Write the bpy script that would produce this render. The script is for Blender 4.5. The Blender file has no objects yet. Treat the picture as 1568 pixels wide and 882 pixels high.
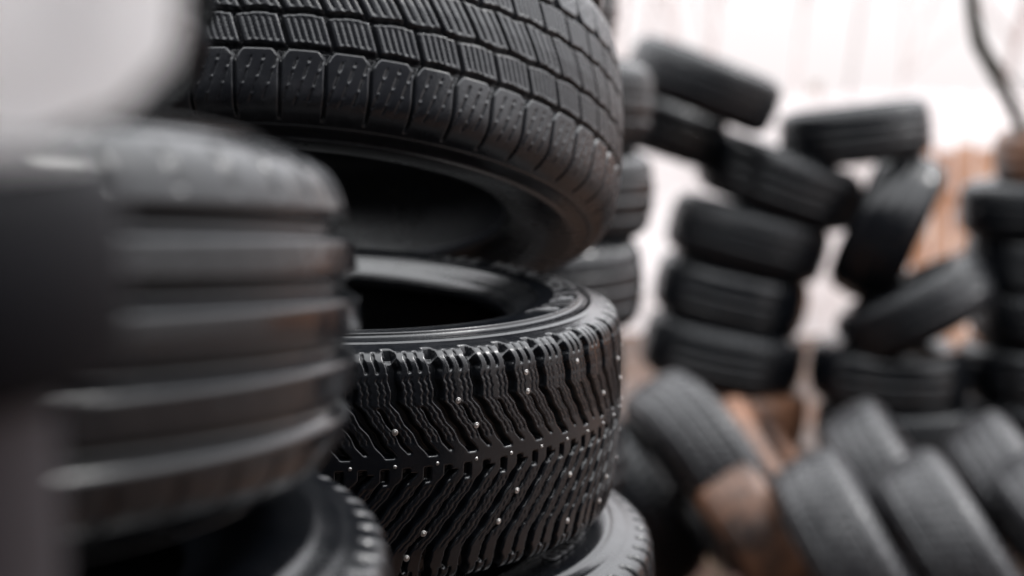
import bpy, math, random
import numpy as np
from mathutils import Vector, Matrix, Quaternion
random.seed(7); np.random.seed(7)
scene=bpy.context.scene
pi=math.pi

# ---------------------------------------------------------------- materials
def newmat(name):
    m=bpy.data.materials.new(name); m.use_nodes=True
    nt=m.node_tree; b=nt.nodes['Principled BSDF']
    return m,nt,b
def N(nt,t,**kw):
    n=nt.nodes.new(t)
    for k,v in kw.items():
        if k in n.inputs: n.inputs[k].default_value=v
        else: setattr(n,k,v)
    return n
def ramp(nt,src,stops):
    r=nt.nodes.new('ShaderNodeValToRGB')
    e=r.color_ramp.elements
    e[0].position,e[0].color=stops[0][0],stops[0][1]
    e[1].position,e[1].color=stops[-1][0],stops[-1][1]
    for p,c in stops[1:-1]:
        x=e.new(p); x.color=c
    nt.links.new(src,r.inputs[0]); return r
def g(v): return (v,v,v,1)

def rubber(name, base=(.0030,.0038,.0054), dust=(.05,.05,.054), dustamt=.10, rough=(.12,.30), speck=0.0, mud=None, mudamt=.0, grain=.12, bump=.10, spec=.5):
    m,nt,b=newmat(name); L=nt.links.new
    tc=N(nt,'ShaderNodeTexCoord')
    oi=N(nt,'ShaderNodeObjectInfo')
    add=N(nt,'ShaderNodeVectorMath',operation='ADD')
    mul=N(nt,'ShaderNodeVectorMath',operation='SCALE'); mul.inputs['Scale'].default_value=7.
    comb=N(nt,'ShaderNodeCombineXYZ')
    for i in range(3): L(oi.outputs['Random'],comb.inputs[i])
    L(comb.outputs[0],mul.inputs[0]); L(tc.outputs['Object'],add.inputs[0]); L(mul.outputs[0],add.inputs[1])
    co=add.outputs[0]
    n1=N(nt,'ShaderNodeTexNoise',Scale=9.,Detail=4.,Roughness=.65); L(co,n1.inputs['Vector'])
    n2=N(nt,'ShaderNodeTexNoise',Scale=140.,Detail=3.,Roughness=.7); L(co,n2.inputs['Vector'])
    r1=ramp(nt,n1.outputs['Fac'],[(.42,g(0)),(.75,g(1))])
    r2=ramp(nt,n2.outputs['Fac'],[(.4,g(.15)),(.7,g(1))])
    mm=N(nt,'ShaderNodeMath',operation='MULTIPLY'); L(r1.outputs[0],mm.inputs[0]); L(r2.outputs[0],mm.inputs[1])
    ma=N(nt,'ShaderNodeMath',operation='MULTIPLY'); L(mm.outputs[0],ma.inputs[0]); ma.inputs[1].default_value=dustamt
    mix=N(nt,'ShaderNodeMix',data_type='RGBA'); L(ma.outputs[0],mix.inputs['Factor'])
    mix.inputs[6].default_value=(*base,1); mix.inputs[7].default_value=(*dust,1)
    col=mix.outputs[2]
    if speck>0:
        v=N(nt,'ShaderNodeTexNoise',Scale=75.,Detail=3.,Roughness=.8); L(co,v.inputs['Vector'])
        rs=ramp(nt,v.outputs['Fac'],[(.52,g(0)),(.66,g(1))])
        ms=N(nt,'ShaderNodeMath',operation='MULTIPLY'); L(rs.outputs[0],ms.inputs[0]); ms.inputs[1].default_value=speck
        mx=N(nt,'ShaderNodeMix',data_type='RGBA'); L(ms.outputs[0],mx.inputs['Factor']); L(col,mx.inputs[6]); mx.inputs[7].default_value=(.26,.255,.26,1)
        col=mx.outputs[2]
    if mud:
        n4=N(nt,'ShaderNodeTexNoise',Scale=6.,Detail=6.,Roughness=.7); L(co,n4.inputs['Vector'])
        rm=ramp(nt,n4.outputs['Fac'],[(.36,g(0)),(.62,g(1))])
        ms=N(nt,'ShaderNodeMath',operation='MULTIPLY'); L(rm.outputs[0],ms.inputs[0]); ms.inputs[1].default_value=mudamt
        mx=N(nt,'ShaderNodeMix',data_type='RGBA'); L(ms.outputs[0],mx.inputs['Factor']); L(col,mx.inputs[6]); mx.inputs[7].default_value=(*mud,1)
        col=mx.outputs[2]
    L(col,b.inputs['Base Color'])
    rr=N(nt,'ShaderNodeMapRange'); rr.inputs['To Min'].default_value=rough[0]; rr.inputs['To Max'].default_value=rough[1]
    rr.inputs['From Min'].default_value=.3; rr.inputs['From Max'].default_value=.7
    L(n1.outputs['Fac'],rr.inputs['Value']); L(rr.outputs[0],b.inputs['Roughness'])
    b.inputs['Specular IOR Level'].default_value=spec
    nrm=None
    if grain>0:
        n3=N(nt,'ShaderNodeTexNoise',Scale=1100.,Detail=2.); L(co,n3.inputs['Vector'])
        bp=N(nt,'ShaderNodeBump',Strength=grain,Distance=.0006); L(n3.outputs['Fac'],bp.inputs['Height']); nrm=bp
    bp2=N(nt,'ShaderNodeBump',Strength=bump,Distance=.0015); L(n2.outputs['Fac'],bp2.inputs['Height'])
    if nrm: L(nrm.outputs[0],bp2.inputs['Normal'])
    L(bp2.outputs[0],b.inputs['Normal'])
    return m
M_hero=rubber('wet_rubber')
M_skylit=rubber('skylit_rubber',base=(.009,.010,.013),dust=(.10,.10,.108),dustamt=.40,rough=(.20,.36),grain=.2,bump=.14,spec=.6)  # sky light on the top tire put into the colour as paler rubber
M_near=rubber('polished_wet_rubber',dustamt=.02,rough=(.12,.24),grain=0,bump=.05,spec=.42)
M_dark=rubber('black_rubber',dustamt=.04,grain=0,spec=.42)
M_bg=rubber('yard_rubber',dustamt=.05,rough=(.14,.28),grain=0,spec=.42)
M_speck=rubber('gritty_rubber',base=(.006,.006,.008),dust=(.07,.07,.075),dustamt=.45,speck=.33,rough=(.2,.42),grain=0,bump=.25)
M_mud=rubber('muddy_rubber',mud=(.25,.115,.062),mudamt=.8,rough=(.3,.6),grain=0)
M_metal,nt,b=newmat('stud_steel'); b.inputs['Base Color'].default_value=(.5,.49,.48,1); b.inputs['Metallic'].default_value=1; b.inputs['Roughness'].default_value=.35

# ---------------------------------------------------------------- tire builder
def catmull(P,n=14):
    P=[np.array(p,float) for p in P]; P=[2*P[0]-P[1]]+P+[2*P[-1]-P[-2]]
    out=[]
    for i in range(1,len(P)-2):
        p0,p1,p2,p3=P[i-1:i+3]
        for k in range(n):
            t=k/n
            out.append(.5*((2*p1)+(-p0+p2)*t+(2*p0-5*p1+4*p2-p3)*t*t+(-p0+3*p1-3*p2+p3)*t**3))
    out.append(P[-2]); return np.array(out)

def tire_mesh(name,R,W,rim,depth_fn,na=360,nt_=90,ns=18,arc=None,mat=None,side_fn=None,rnd=0.):
    h=W/2
    tw=(.40-.05*rnd)*W
    half=[(R,0),(R-.0008-.001*rnd,tw*.35),(R-.0025-.003*rnd,tw*.7),(R-.006-.006*rnd,tw),
          (R-.0125-.011*rnd,tw+(h-tw)*.45),(R-.026-.014*rnd,h-.0075),(R-.045-.012*rnd,h-.003),
          ((R+rim)/2+.010,h),((R+rim)/2-.02,h-.003),(rim+.022,h-.011),(rim+.008,h-.018),(rim,h-.026)]
    hp=catmull(half,20)
    seg=np.r_[0,np.cumsum(np.linalg.norm(np.diff(hp,axis=0),axis=1))]
    T=arc if arc else tw+.030
    s=np.r_[np.linspace(0,T,nt_//2+1),np.linspace(T,seg[-1],ns*2+1)[1:]]
    pr=np.interp(s,seg,hp[:,0]); pz=np.interp(s,seg,hp[:,1])
    w=np.r_[-s[::-1],s[1:]]
    r=np.r_[pr[::-1],pr[1:]]; z=np.r_[-pz[::-1],pz[1:]]
    dr=np.gradient(r); dz=np.gradient(z); ln=np.hypot(dr,dz)
    nr,nz=dz/ln,-dr/ln
    inner=[(rim-.001,h-.034),(rim+.006,h-.040),(rim+.02,h-.030),(rim+.045,h-.020),((R+rim)/2+.01,h-.014),(R-.055,h-.020),(R-.032,tw*.9),(R-.022,tw*.5),(R-.018,0)]
    ip=catmull(inner,3)
    ir=np.r_[ip[:,0],ip[::-1][1:,0]]; iz=np.r_[ip[:,1],-ip[::-1][1:,1]]
    th=np.linspace(0,2*pi,na,endpoint=False)
    A,Wg=np.meshgrid(th*R,w,indexing='ij')
    D=depth_fn(A,Wg)
    if side_fn is not None: D=D+side_fn(A,Wg,np.tile(r,(na,1)))
    RR=r[None,:]-D*nr[None,:]; ZZ=z[None,:]-D*nz[None,:]
    RR=np.concatenate([RR,np.tile(ir,(na,1))],1); ZZ=np.concatenate([ZZ,np.tile(iz,(na,1))],1)
    m=RR.shape[1]
    X=RR*np.cos(th)[:,None]; Y=RR*np.sin(th)[:,None]
    co=np.stack([X,Y,ZZ],-1).reshape(-1,3)
    i=np.arange(na)[:,None]; j=np.arange(m)[None,:]
    a=i*m+j; bq=((i+1)%na)*m+j; c=((i+1)%na)*m+(j+1)%m; d=i*m+(j+1)%m
    F=np.stack([a,bq,c,d],-1).reshape(-1,4)
    me=bpy.data.meshes.new(name)
    me.vertices.add(len(co)); me.vertices.foreach_set('co',co.ravel())
    me.loops.add(F.size); me.loops.foreach_set('vertex_index',F.ravel().astype(np.int32))
    me.polygons.add(len(F)); me.polygons.foreach_set('loop_start',np.arange(0,F.size,4,dtype=np.int32))
    try: me.polygons.foreach_set('loop_total',np.full(len(F),4,dtype=np.int32))
    except Exception: pass
    me.polygons.foreach_set('use_smooth',np.ones(len(F),bool))
    me.update(calc_edges=True); me.validate()
    if mat: me.materials.append(mat)
    return me,hp

def mask(dist,hw,soft=.0012): return np.clip((hw-dist)/soft+.5,0,1)
def per(a,p): return np.abs((a%p)-p/2)
def tri(x): return 2*np.abs(2*(x-np.floor(x+.5)))-1
def box(w,lo,hi,soft=.0015): return np.clip((w-lo)/soft+.5,0,1)*np.clip((hi-w)/soft+.5,0,1)

R2=.32; NP2=56; P2=2*pi*R2/NP2
def cx2(w):
    w=w-.008
    up=np.where(w>.050,(.050-w)*.12,(.050-w)*.72)
    pk=.050*.72
    dn=np.where(w>-.075,pk+w*.80,pk-.060)
    c=np.where(w>0,up,dn+P2*.5)
    return c+.0009*tri(w/.017)
def depth_studded(a,w):
    c=cx2(w); u=a-c; v=w-.008; up=(v>0)
    D=.0085*mask(per(u,P2)*.82,.0032)*box(np.abs(v),.007,.2)*box(np.abs(w),-1,.104,.006)
    D=np.maximum(D,.005*mask(per(u+P2*.5,P2)*.82,.0010)*box(v,.010,.046))
    D=np.maximum(D,.006*mask(per(u+P2*.5,P2)*.82,.0014)*box(-v,.012,.090))
    for k in (.24,.38,.62,.76):
        D=np.maximum(D,np.where(up,.0014,.0011)*mask(per(u+P2*k+.0008*tri(w/.006),P2),.0004,.0010)*box(np.abs(v),.018,.070))
    D=np.maximum(D,.0035*mask(per(a-c,P2/4),.0009)*box(np.abs(w),.082,.101))
    D=np.maximum(D,.006*mask(per(a,P2/2),.0030)*box(v,-.014,-.003))
    return D
def rings(a,w,r,R=.32,rim=.205):
    D=-.0014*mask(np.abs(r-(R-.034)),.0012,.0015)*(np.abs(w)>.1)
    D=D-.0012*mask(np.abs(r-(rim+.030)),.0012,.0015)-.0010*mask(np.abs(r-(rim+.022)),.0008,.0015)
    return D
R1=.335; NP1=54; P1=2*pi*R1/NP1
def depth_winter(a,w):
    aw=np.abs(w); sg=np.sign(w)
    D=np.zeros_like(a)
    for k,hw in ((.050,.0018),(.019,.0022)):
        D=np.maximum(D,.007*mask(np.abs(aw-k-.0012*tri((a*sg)/P1)),hw))
    sh=a+.02*(aw-.05)*sg
    D=np.maximum(D,.006*mask(per(sh,P1),.0012)*box(aw,.05,.114,.004))
    x=(sh%P1); e=np.abs(x-P1/2)/(P1/2)
    arch=.052+.013*np.clip((.45-e)/.45,0,1)**2
    D=np.maximum(D,.0055*np.clip((arch-aw)/.001+.5,0,1)*box(aw,.049,.075))
    for k in (-.28,0,.28):
        dd=((sh+P1*k+.30*(aw-.078))%P1); dd=np.minimum(dd,P1-dd)
        D=np.maximum(D,.0022*mask(dd,.0005,.0010)*box(aw,.060,.100)*mask(per(aw+.006*(k==0),.0140),.0056,.001))
    a2=a+.35*aw*sg+.011
    D=np.maximum(D,.0065*mask(per(a2,P1),.0015)*box(aw,.018,.05))
    for k in (.2,.35,.5,.65,.8):
        D=np.maximum(D,.0022*mask(np.abs((a2+P1/2)%P1-P1*k),.0005,.001)*box(aw,.024,.045))
    a3=a+.60*w
    D=np.maximum(D,.0065*mask(per(a3,P1*.9),.0014)*box(aw,-1,.019))
    for k in (.25,.5,.75):
        D=np.maximum(D,.0022*mask(per(a3+P1*.9*k,P1*.9),.0006,.001)*box(aw,-1,.014))
    return D
def depth_rib(a,w):
    D=np.zeros_like(a)
    for k in (-.047,-.016,.016,.047):
        D=np.maximum(D,.0085*mask(np.abs(w-k),.0044,.006))
    aw=np.abs(w)
    D=np.maximum(D,.0030*mask(per(a+.1*aw,.036),.0012,.002)*box(aw,.060,.084))
    D=np.maximum(D,.0008*mask(per(a+.4*w,.024),.0005,.0016)*box(aw,.022,.041))
    return D
def mk_block(p,sl,gr,lug=.045):
    def f(a,w):
        aw=np.abs(w); D=np.zeros_like(a)
        for k in gr: D=np.maximum(D,.008*mask(np.abs(aw-k),.004,.003))
        D=np.maximum(D,.007*mask(per(a+sl*w,p),.0026,.003)*box(aw,lug,.105,.003))
        D=np.maximum(D,.005*mask(per(a-sl*w,p*.8),.0018,.003)*box(aw,.005,lug,.003))
        return D
    return f
def depth_worn(a,w):
    D=np.zeros_like(a)
    for k in (-.045,0,.045): D=np.maximum(D,.006*mask(np.abs(w-k),.004,.003))
    D=np.maximum(D,.003*mask(per(a,.03),.0018,.003)*box(np.abs(w),.07,.105,.003))
    return D

studded_me,studded_prof=tire_mesh('studded_tire_mesh',R2,.212,.205,depth_studded,na=2240,nt_=230,ns=22,arc=.118,mat=M_hero,side_fn=rings)
winter_me,winter_prof=tire_mesh('winter_tire_mesh',R1,.232,.212,depth_winter,na=1944,nt_=220,ns=20,arc=.124,mat=M_skylit,side_fn=lambda a,w,r:rings(a,w,r,R1,.212),rnd=.5)
rib_me,_=tire_mesh('rib_tire_mesh',.32,.192,.205,depth_rib,na=900,nt_=150,ns=18,arc=.104,mat=M_near,side_fn=rings,rnd=.8)
under_me,_=tire_mesh('under_tire_mesh',.335,.21,.212,mk_block(.03,.3,(.02,.05)),na=900,nt_=130,ns=20,arc=.115,mat=M_hero,side_fn=lambda a,w,r:rings(a,w,r,.335,.212))
bg=[]
specs=[(.32,.21,mk_block(.034,.3,(.025,)),M_bg),(.31,.205,depth_worn,M_bg),(.325,.215,mk_block(.042,-.5,(0,.04)),M_bg),(.33,.215,mk_block(.04,.5,(.02,.055),.06),M_speck),(.315,.21,depth_worn,M_mud),(.32,.21,depth_rib,M_dark)]
for i,(R,W,f,m) in enumerate(specs):
    bg.append(tire_mesh('yard_tire_mesh_%d'%i,R,W,.2,f,na=420,nt_=84,ns=10,mat=m,rnd=1.0)[0])
GEN=dict(blk=bg[0],worn=bg[1],lug=bg[2],wide=bg[3],mud=bg[4],rib=bg[5])

def place(name,me,loc,n=(0,0,1),spin=0,scale=1.,zs=1.):
    o=bpy.data.objects.new(name,me); scene.collection.objects.link(o)
    q=Vector((0,0,1)).rotation_difference(Vector(n).normalized()) @ Quaternion((0,0,1),spin)
    o.rotation_mode='QUATERNION'; o.rotation_quaternion=q; o.location=loc; o.scale=(scale,scale,scale*zs)
    return o
def join_child(parent,me,name):
    o=bpy.data.objects.new(name,me); scene.collection.objects.link(o); o.parent=parent; return o

def stud_mesh():
    V=[];F=[]
    hp=studded_prof; seg=np.r_[0,np.cumsum(np.linalg.norm(np.diff(hp,axis=0),axis=1))]
    rows=[(.074,.50),(.058,.45),(.036,.52),(.008,.5),(-.026,.5),(-.050,.47),(-.070,.52)]
    for k in range(NP2):
        for ri,(w,f) in enumerate(rows):
            if w!=.008 and (k*5+ri*3)%7 not in (0,3) : continue
            sc=.6 if w==.008 else 1
            r=np.interp(abs(w),seg,hp[:,0]); 
            a=k*P2+float(cx2(np.array(w)))+ (f-.5)*P2*.2
            th=a/R2
            c=Vector((r*math.cos(th),r*math.sin(th),w*.985)); nn=Vector((math.cos(th),math.sin(th),0))
            t=Vector((-math.sin(th),math.cos(th),0)); up=Vector((0,0,1))
            for rad,h0,h1 in ((.0026*sc,-.002,.0004),(.0011*sc,.0,.0013)):
                b0=len(V); n=10
                for hh,rr in ((h0,rad),(h1-.0003,rad),(h1,rad*.8)):
                    for q in range(n):
                        an=2*pi*q/n; V.append(c+nn*hh+(t*math.cos(an)+up*math.sin(an))*rr)
                for L_ in range(2):
                    for q in range(n):
                        F.append((b0+L_*n+q,b0+L_*n+(q+1)%n,b0+(L_+1)*n+(q+1)%n,b0+(L_+1)*n+q))
                F.append([b0+2*n+q for q in range(n)])
    me=bpy.data.meshes.new('studs'); me.from_pydata(V,[],F); me.materials.append(M_metal); return me
def ring_text(body,prof,rad,size,th0,R,mat,raise_=.0012):
    cu=bpy.data.curves.new('txt','FONT'); cu.body=body; cu.size=size; cu.space_character=1.15; cu.extrude=.0016; cu.offset=.0006
    ob=bpy.data.objects.new('txt',cu); scene.collection.objects.link(ob)
    dg=bpy.context.evaluated_depsgraph_get(); me=bpy.data.meshes.new_from_object(ob.evaluated_get(dg))
    bpy.data.objects.remove(ob)
    k=len(prof)//3
    rs=prof[k:,0][::-1]; zs=prof[k:,1][::-1]
    for v in me.vertices:
        x,y,z=v.co; r=rad+y; th=th0-x/rad
        zz=np.interp(r,rs,zs)+raise_*.3+z*.6
        v.co=(r*math.cos(th),r*math.sin(th),zz)
    me.materials.clear(); me.materials.append(mat); return me

# ---------------------------------------------------------------- hero stack
cxm,cym=-.213,1.378
T2=place('studded_tire',studded_me,(cxm,cym,1.320),(.045,-.020,1),0)
join_child(T2,stud_mesh(),'studs')
M_let=rubber('lettering_rubber',base=(.10,.10,.103),rough=(.25,.35))
join_child(T2,ring_text('ALL WEATHER RADIAL',studded_prof,.250,.034,math.radians(62),R2,M_let),'lettering_a')
join_child(T2,ring_text('STUDDED  TUBELESS',studded_prof,.250,.034,math.radians(-75),R2,M_let),'lettering_b')
join_child(T2,ring_text('MUD AND SNOW  205/55',studded_prof,.250,.026,math.radians(200),R2,M_let),'lettering_c')
ang=math.radians(22)
def along(k): return (-.225,1.55+k*math.sin(ang),1.456+k*math.cos(ang))
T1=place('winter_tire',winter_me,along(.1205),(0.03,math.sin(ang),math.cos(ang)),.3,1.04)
place('tire',under_me,along(.1205+.232),(0.03,math.sin(ang),math.cos(ang)),.3,1.0)
T3=place('tire',under_me,(-.192,1.385,1.093),(.03,-.03,1),.2)
join_child(T3,ring_text('RADIAL TUBELESS STEEL BELTED',studded_prof,.250,.022,math.radians(40),R2,M_let),'lettering')
zz=.88
for k in range(4):
    place('tire',GEN[['blk','rib','worn','lug'][k]],(-.2+random.uniform(-.02,.02),1.385+random.uniform(-.01,.02),zz-.01),(random.uniform(-.02,.02),random.uniform(-.02,.02),1),random.random()*6); zz-=.214
place('tire',GEN['blk'],(-.2,1.39,.107),(0,0,1),1)

# foreground stack
a6=math.radians(6)
F0=place('tire',rib_me,(-.402,.745,1.487),(0.0,math.sin(a6),math.cos(a6)),.4)
place('tire',rib_me,(-.474,.735,1.684),(-.03,math.sin(a6),math.cos(a6)),1.4)
place('tire',under_me,(-.388,.735,1.275),(.03,.0,1),2.2,.97)
zz=1.066
for k in range(5):
    place('tire',GEN[['rib','blk','lug','worn','blk'][k]],(-.41+random.uniform(-.012,.012),.735,zz if k<4 else .107),(random.uniform(-.02,.02),random.uniform(-.02,.02),1),k); zz-=.2195

for k in range(6):
    place('tire',GEN[['blk','worn','lug','rib','blk','worn'][k]],(-.33+random.uniform(-.03,.03),2.18,.107+k*.213),(0,0,1),k)

# ---------------------------------------------------------------- background stacks
def stack(x,y,items,yj=.02,zs=1.):
    for t in items:
        kind,dx,z,nx=t[0],t[1],t[2],t[3]
        ny=t[4] if len(t)>4 else 0
        place('tire',GEN[kind],(x+dx,y+random.uniform(-yj,yj),z),(nx,ny,1),random.random()*6,1,zs)
stack(-.02,3.4,[('blk',0.02,.107,0),('lug',.0,.325,0),('worn',.0,.535,.02),('blk',-.02,.745,0),('rib',-.03,.96,-.02),('lug',.01,1.175,.0),('worn',.05,1.39,.04),('blk',.035,1.605,.08),('blk',-.05,1.82,.05),('worn',-.13,2.04,.03)],zs=1.04)
stack(.0,5.6,[('mud',.88,.15,.10),('mud',.865,.375,.14),('lug',.84,.61,.18),('worn',.87,.84,.22),('blk',.93,1.065,.26),('lug',1.05,1.29,.34,-.05)],zs=1.13)
place('tire',GEN['blk'],(.71,5.35,1.66),(.38,-.05,1),1,.92,1.08)
place('tire',GEN['lug'],(.56,5.6,1.50),(.32,0,1),2,.88,1.1)
place('tire',GEN['lug'],(1.33,5.55,1.475),(-.12,.02,1),3,.90,1.15)
place('tire',GEN['worn'],(1.47,5.55,1.11),(.9,-.30,-.38),1,1,1.3)
place('tire',GEN['blk'],(1.53,5.35,.82),(-.47,.14,.88),1,.95,1.1)
stack(1.49,5.45,[('worn',0,.11,0),('blk',0.02,.335,0),('worn',-.02,.555,.03)],zs=1.1)
stack(2.12,5.6,[('blk',0,.107,0),('lug',.02,.325,0),('worn',-.02,.54,0),('blk',.03,.755,.03),('rib',-.0,.97,.0),('blk',-.03,1.185,-.04),('mud',.10,1.40,-.1)],zs=1.06)
stack(.04,5.7,[('blk',0,.107,0),('lug',.02,.325,0),('worn',-.02,.54,0),('blk',.03,.755,.03),('rib',-.0,.97,.0),('blk',.03,1.185,.04),('lug',.04,1.41,.05)])
stack(2.9,5.3,[('blk',0,.107,0),('lug',.02,.325,0),('worn',-.02,.54,0),('blk',.03,.755,.03),('rib',-.0,.97,.0)])
stack(-.75,4.6,[('blk',0,.107,0),('lug',.02,.325,0),('worn',-.02,.54,0),('blk',.03,.755,.03),('rib',-.0,.97,.0)])
stack(-1.3,2.4,[('blk',0,.107,0),('lug',.02,.325,0),('worn',-.02,.54,0),('blk',.03,.755,.03)])
for (x,y,n) in ((-1.3,-1.2,9),(-.55,-1.5,8),(.2,-1.35,9),(.95,-1.5,7),(1.7,-1.2,9),(-1.6,-.2,8),(2.1,-.3,6)):  # unseen stacks around the camera, added to darken reflections
    stack(x,y,[(random.choice(['blk','lug','worn','rib']),random.uniform(-.03,.03),.107+.213*k,random.uniform(-.02,.02)) for k in range(n)])
place('tire',GEN['wide'],(.59,4.25,.47),(.86,.20,.50),1,1,1.05)
place('tire',GEN['mud'],(.73,4.05,.31),(.82,.05,.50),1.5,.95)
place('tire',GEN['wide'],(.95,3.75,.35),(.82,-.10,.52),2)
place('tire',GEN['wide'],(1.24,3.75,.35),(.80,-.12,.56),3)
place('tire',GEN['wide'],(1.58,4.2,.36),(.78,-.15,.60),4)
place('tire',GEN['wide'],(1.22,4.35,.36),(.80,-.15,.56),5)
place('tire',GEN['mud'],(.84,4.5,.36),(.75,-.1,.6),5)
place('tire',GEN['wide'],(1.56,3.75,.36),(.80,-.1,.56),5)
place('tire',GEN['blk'],(.36,4.35,.36),(.80,.2,.5),6)
place('tire',GEN['lug'],(2.2,4.4,.36),(.80,-.1,.5),6)
place('tire',GEN['mud'],(.70,3.45,.107),(0,0,1),6)

# ---------------------------------------------------------------- near post with plastic sleeve
def lathe(name,prof,seg=48,mats=(),midx=None,cap=True):
    V=[];F=[]
    for r,z in prof:
        for q in range(seg): V.append((r*math.cos(2*pi*q/seg),r*math.sin(2*pi*q/seg),z))
    for i in range(len(prof)-1):
        for q in range(seg): F.append((i*seg+q,i*seg+(q+1)%seg,(i+1)*seg+(q+1)%seg,(i+1)*seg+q))
    if cap: F.append([(len(prof)-1)*seg+q for q in range(seg)])
    me=bpy.data.meshes.new(name); me.from_pydata(V,[],F)
    for m in mats: me.materials.append(m)
    if midx:
        for i in range(len(prof)-1):
            for q in range(seg): me.polygons[i*seg+q].material_index=midx[i]
    for p in me.polygons: p.use_smooth=True
    return me
def paint(name,c,r=.5,trans=0):
    m,nt,b=newmat(name); L=nt.links.new
    tc=N(nt,'ShaderNodeTexCoord'); n=N(nt,'ShaderNodeTexNoise',Scale=14.,Detail=5.); L(tc.outputs['Object'],n.inputs['Vector'])
    rp=ramp(nt,n.outputs['Fac'],[(.3,(c[0]*.8,c[1]*.8,c[2]*.8,1)),(.65,(*c,1))]); L(rp.outputs[0],b.inputs['Base Color'])
    b.inputs['Roughness'].default_value=r
    if trans>0:
        t=N(nt,'ShaderNodeBsdfTranslucent'); L(rp.outputs[0],t.inputs['Color'])
        ms=N(nt,'ShaderNodeMixShader'); ms.inputs[0].default_value=trans
        L(b.outputs[0],ms.inputs[1]); L(t.outputs[0],ms.inputs[2]); L(ms.outputs[0],nt.nodes['Material Output'].inputs['Surface'])
    return m
M_film=paint('white_plastic_film',(.95,.935,.94),.4,.6); M_shade=paint('shade_black',(.006,.006,.008),.6); M_grey=paint('grey_paint',(.10,.10,.118))
M_shade.node_tree.nodes['Principled BSDF'].inputs['Specular IOR Level'].default_value=.1
post=lathe('post_mesh',[(.05,0),(.05,.02),(.042,.03),(.042,1.528),(.054,1.531),(.060,1.536),(.060,1.578),(.054,1.586),(.014,1.592),(.014,1.9),(.012,1.91)],mats=(M_grey,M_shade,M_film),midx=[0,0,0,1,1,1,1,2,2,2])  # wide black band stands in for the unlit side of the tire behind
po=place('painted_post',post,(-.155,.34,0))
V=[];F=[]
seg=72; prof=[(.045,1.594),(.058,1.598),(.070,1.61),(.076,1.65),(.076,1.72),(.080,1.80),(.084,1.86)]
for i,(r,z) in enumerate(prof):
    for q in range(seg):
        an=2*pi*q/seg; rr=r*(1+.05*math.sin(an*7+z*9)+.03*math.sin(an*13-z*23))
        V.append((rr*math.cos(an),rr*math.sin(an),z+.003*math.sin(an*5)))
for i in range(len(prof)-1):
    for q in range(seg): F.append((i*seg+q,i*seg+(q+1)%seg,(i+1)*seg+(q+1)%seg,(i+1)*seg+q))
me=bpy.data.meshes.new('plastic_sleeve'); me.from_pydata(V,[],F); me.materials.append(M_film)
for p in me.polygons: p.use_smooth=True
join_child(po,me,'plastic_sleeve')

# ---------------------------------------------------------------- setting
def plane(name,x0,x1,y0,y1,z,mat):
    me=bpy.data.meshes.new(name); me.from_pydata([(x0,y0,z),(x1,y0,z),(x1,y1,z),(x0,y1,z)],[],[(0,1,2,3)]); me.materials.append(mat)
    o=bpy.data.objects.new(name,me); scene.collection.objects.link(o); return o
m,nt,b=newmat('wet_gravel_ground'); L=nt.links.new
tc=N(nt,'ShaderNodeTexCoord'); n=N(nt,'ShaderNodeTexNoise',Scale=1.2,Detail=8.,Roughness=.7); L(tc.outputs['Object'],n.inputs['Vector'])
n2=N(nt,'ShaderNodeTexVoronoi',Scale=60.); L(tc.outputs['Object'],n2.inputs['Vector'])
r=ramp(nt,n.outputs['Fac'],[(.35,(.03,.022,.018,1)),(.55,(.11,.055,.032,1)),(.7,(.20,.12,.085,1))])
mx=N(nt,'ShaderNodeMix',data_type='RGBA',blend_type='MULTIPLY'); mx.inputs['Factor'].default_value=.5
L(r.outputs[0],mx.inputs[6]); L(n2.outputs['Color'],mx.inputs[7]); L(mx.outputs[2],b.inputs['Base Color'])
rr=ramp(nt,n.outputs['Fac'],[(.4,g(.15)),(.55,g(.8))]); L(rr.outputs[0],b.inputs['Roughness'])
bp=N(nt,'ShaderNodeBump',Strength=.6,Distance=.02); L(n2.outputs['Distance'],bp.inputs['Height']); L(bp.outputs[0],b.inputs['Normal'])
plane('ground',-250,250,-250,400,0,m)

M_sheet=paint('white_polythene',(.92,.88,.88),.6,.6)
def boxes(name,bs,mat,parent=None):
    V=[];F=[]
    for (x0,x1,y0,y1,z0,z1) in bs:
        b0=len(V)
        V+=[(x0,y0,z0),(x1,y0,z0),(x1,y1,z0),(x0,y1,z0),(x0,y0,z1),(x1,y0,z1),(x1,y1,z1),(x0,y1,z1)]
        F+=[tuple(b0+k for k in f) for f in ((0,3,2,1),(4,5,6,7),(0,1,5,4),(1,2,6,5),(2,3,7,6),(3,0,4,7))]
    me=bpy.data.meshes.new(name); me.from_pydata(V,[],F); me.materials.append(mat)
    o=bpy.data.objects.new(name,me); scene.collection.objects.link(o)
    if parent: o.parent=parent
    return o
V=[];F=[]; nx=400; nz=8
for i in range(nx+1):
    for j in range(nz+1):
        x=-14+i*(20/nx); z=.03+j*1.62/nz
        V.append((x,9.5+.03*math.sin(x*9)+.02*math.sin(x*23+z*3)+.015*math.sin(z*5),z+.015*math.sin(x*2.9)))
for i in range(nx):
    for j in range(nz):
        a=i*(nz+1)+j; F.append((a,a+nz+1,a+nz+2,a+1))
me=bpy.data.meshes.new('sheeting_fence'); me.from_pydata(V,[],F); me.materials.append(M_sheet)
for p in me.polygons: p.use_smooth=True
sf=bpy.data.objects.new('sheeting_fence',me); scene.collection.objects.link(sf)
M_wood=paint('weathered_timber',(.5,.42,.38),.8)
bs=[(-14+k*2,-13.93+k*2,9.6,9.67,0,1.72) for k in range(11)]+[(-14,6,9.672,9.71,1.2,1.27),(-14,6,9.672,9.71,.3,.37)]
boxes('fence_frame',bs,M_wood,sf)
m,nt,b=newmat('rusty_slats'); L=nt.links.new
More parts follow.
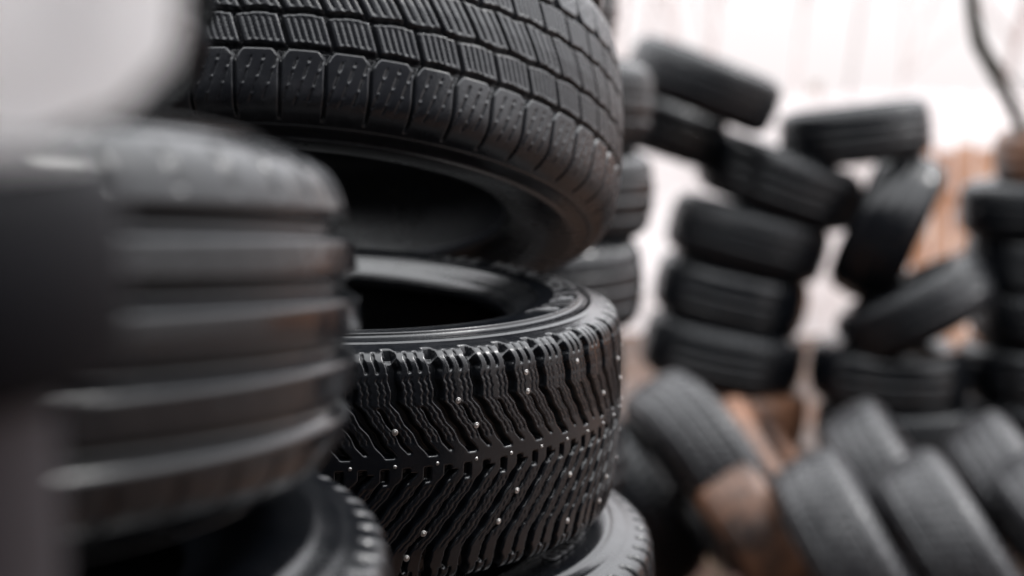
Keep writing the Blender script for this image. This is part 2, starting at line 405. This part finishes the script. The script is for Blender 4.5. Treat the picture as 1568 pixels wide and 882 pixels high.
tc=N(nt,'ShaderNodeTexCoord'); n=N(nt,'ShaderNodeTexNoise',Scale=3.,Detail=6.,Roughness=.7); L(tc.outputs['Object'],n.inputs['Vector'])
r=ramp(nt,n.outputs['Fac'],[(.35,(.22,.09,.045,1)),(.5,(.50,.26,.155,1)),(.65,(.72,.48,.36,1))]); L(r.outputs[0],b.inputs['Base Color']); b.inputs['Roughness'].default_value=.7
bs=[]
for k in range(75):
    x=2.15+k*.115; h=1.36+random.uniform(-.06,.06)
    bs.append((x,x+.095,8.0,8.025,.05,h))
bs+=[(2.1,10.9,8.03,8.08,.35,.43),(2.1,10.9,8.03,8.08,1.0,1.08)]
for k in range(5): bs.append((2.1+k*2,2.2+k*2,8.083,8.18,0,1.4))
boxes('slatted_fence',bs,m)
M_blocker_clad=paint('blocker_dark_cladding',(.03,.03,.033),.7); M_blocker_glass=paint('blocker_glass',(.05,.055,.06),.2)
bs=[(-5,7,-2.8,-2.6,0,6.2),(-5.2,-5.0,-2.8,5,0,6.0)]
for k in range(48): bs.append((-5+k*.25,-4.94+k*.25,-2.597,-2.56,0,6.2))
bs.append((-5.3,7.2,-2.9,-2.2,6.203,6.3))
blocker=boxes('sky_blocker_walls',bs,M_blocker_clad)  # unseen dark walls and roof edge, added to block sky light
boxes('blocker_window',[(-3.5,-2.0,-2.555,-2.53,1.2,2.4),(3.0,4.5,-2.555,-2.53,1.2,2.4),(-3.5,-2.0,-2.555,-2.53,4.2,5.4),(3.0,4.5,-2.555,-2.53,4.2,5.4)],M_blocker_glass,blocker)
boxes('blocker_door',[(-.6,1.9,-2.555,-2.52,0.02,3.0)],M_grey,blocker)

# bare trees
def tube(V,F,pts,rads,seg=6):
    b0=len(V)
    for i,p in enumerate(pts):
        d=(pts[min(i+1,len(pts)-1)]-pts[max(i-1,0)]).normalized()
        a=d.orthogonal().normalized(); c=d.cross(a)
        for q in range(seg):
            an=2*pi*q/seg; V.append(p+(a*math.cos(an)+c*math.sin(an))*rads[i])
    for i in range(len(pts)-1):
        for q in range(seg): F.append((b0+i*seg+q,b0+i*seg+(q+1)%seg,b0+(i+1)*seg+(q+1)%seg,b0+(i+1)*seg+q))
def grow(V,F,p,d,ln,r,lev):
    pts=[p.copy()]; rads=[r]; n=4
    for i in range(n):
        d=(d+Vector((random.gauss(0,.10),random.gauss(0,.10),random.gauss(.02,.05)))).normalized()
        p=p+d*ln/n; pts.append(p.copy()); rads.append(r*(1-.6*(i+1)/n))
        if lev>0 and i>=1:
            for _ in range(2 if lev>1 else 1):
                q=Vector((random.gauss(0,1),random.gauss(0,1),random.gauss(.3,.4))).normalized()
                grow(V,F,p.copy(),(d*.7+q*.7).normalized(),ln*random.uniform(.4,.6),rads[-1]*.6,lev-1)
    tube(V,F,pts,rads,4)
V=[];F=[]
for k in range(34):
    x=random.uniform(-6,16); y=random.uniform(15,24)
    grow(V,F,Vector((x,y,0)),Vector((0,0,1)),random.uniform(4,7),random.uniform(.03,.06),2)
me=bpy.data.meshes.new('bare_trees'); me.from_pydata([tuple(v) for v in V],[],F)
me.materials.append(paint('haze_pale_bark',(.60,.50,.48),.9))  # haze over the distant trees painted in as a pale bark colour
o=bpy.data.objects.new('bare_trees',me); scene.collection.objects.link(o)
V=[];F=[]
v=lambda *a:Vector(a)
tube(V,F,[v(2.75,6.3,0),v(2.72,6.28,.9),v(2.62,6.2,1.7),v(2.5,6.1,2.3),v(2.3,5.9,2.75),v(2.0,5.7,2.8),v(1.8,5.55,2.5),v(1.735,5.5,2.1),v(1.75,5.5,1.95),v(1.78,5.5,1.82),v(1.86,5.5,1.68),v(1.95,5.5,1.52),v(2.0,5.5,1.35)],
 [.042,.04,.038,.036,.035,.034,.032,.026,.027,.031,.027,.024,.010],8)
grow(V,F,v(2.62,6.2,1.7),v(.5,.1,.8).normalized(),1.2,.02,2)
grow(V,F,v(2.5,6.1,2.3),v(.2,.2,.9).normalized(),1.2,.018,2)
grow(V,F,v(1.79,5.5,1.82),v(.5,-.1,-.6).normalized(),.35,.008,1)
grow(V,F,v(1.76,5.5,1.98),v(-.5,-.1,.4).normalized(),.3,.008,1)
me=bpy.data.meshes.new('bare_sapling'); me.from_pydata([tuple(q) for q in V],[],F)
me.materials.append(paint('dark_bark',(.018,.015,.007),.9))
o=bpy.data.objects.new('bare_sapling',me); scene.collection.objects.link(o)

# ---------------------------------------------------------------- light
w=bpy.data.worlds.new('World'); scene.world=w; w.use_nodes=True; nt=w.node_tree; L=nt.links.new
bgn=nt.nodes['Background']
sky=nt.nodes.new('ShaderNodeTexSky'); sky.sky_type='NISHITA'; sky.sun_disc=False
sky.sun_elevation=math.radians(50); sky.sun_rotation=math.radians(75); sky.dust_density=3; sky.air_density=1.0
hs=N(nt,'ShaderNodeHueSaturation'); hs.inputs['Saturation'].default_value=.2; L(sky.outputs[0],hs.inputs['Color'])
mx=N(nt,'ShaderNodeMix',data_type='RGBA'); mx.inputs['Factor'].default_value=.8; L(hs.outputs[0],mx.inputs[6])
tc=N(nt,'ShaderNodeTexCoord'); sx=N(nt,'ShaderNodeSeparateXYZ'); L(tc.outputs['Generated'],sx.inputs[0])
cr=ramp(nt,sx.outputs['Z'],[(0.0,(.202,.188,.188,1)),(.12,(.222,.210,.211,1)),(.35,(.52,.52,.54,1)),(1.0,(.96,.98,1.0,1))])
vs=N(nt,'ShaderNodeVectorMath',operation='SCALE'); vs.inputs['Scale'].default_value=54; L(cr.outputs[0],vs.inputs[0])
L(vs.outputs[0],mx.inputs[7])
L(mx.outputs[2],bgn.inputs['Color']); bgn.inputs['Strength'].default_value=.11
s=bpy.data.lights.new('sun','SUN'); s.energy=1.5; s.angle=math.radians(12); s.color=(1,.98,.96)
so=bpy.data.objects.new('sun',s); scene.collection.objects.link(so)
el,az=math.radians(50),math.radians(75)
d=Vector((math.sin(az)*math.cos(el),math.cos(az)*math.cos(el),math.sin(el)))
so.rotation_mode='QUATERNION'; so.rotation_quaternion=Vector((0,0,1)).rotation_difference(d)
scene.view_settings.view_transform='Standard'; scene.view_settings.look='None'; scene.view_settings.exposure=0

cam=bpy.data.cameras.new('camera'); co=bpy.data.objects.new('camera',cam); scene.collection.objects.link(co)
co.location=(0,0,1.6); co.rotation_euler=(math.radians(90-7.5),0,0)
cam.lens=50; cam.sensor_width=36; cam.clip_start=.02; cam.clip_end=1000
cam.dof.use_dof=True; cam.dof.focus_distance=1.12; cam.dof.aperture_fstop=2.6
scene.camera=co
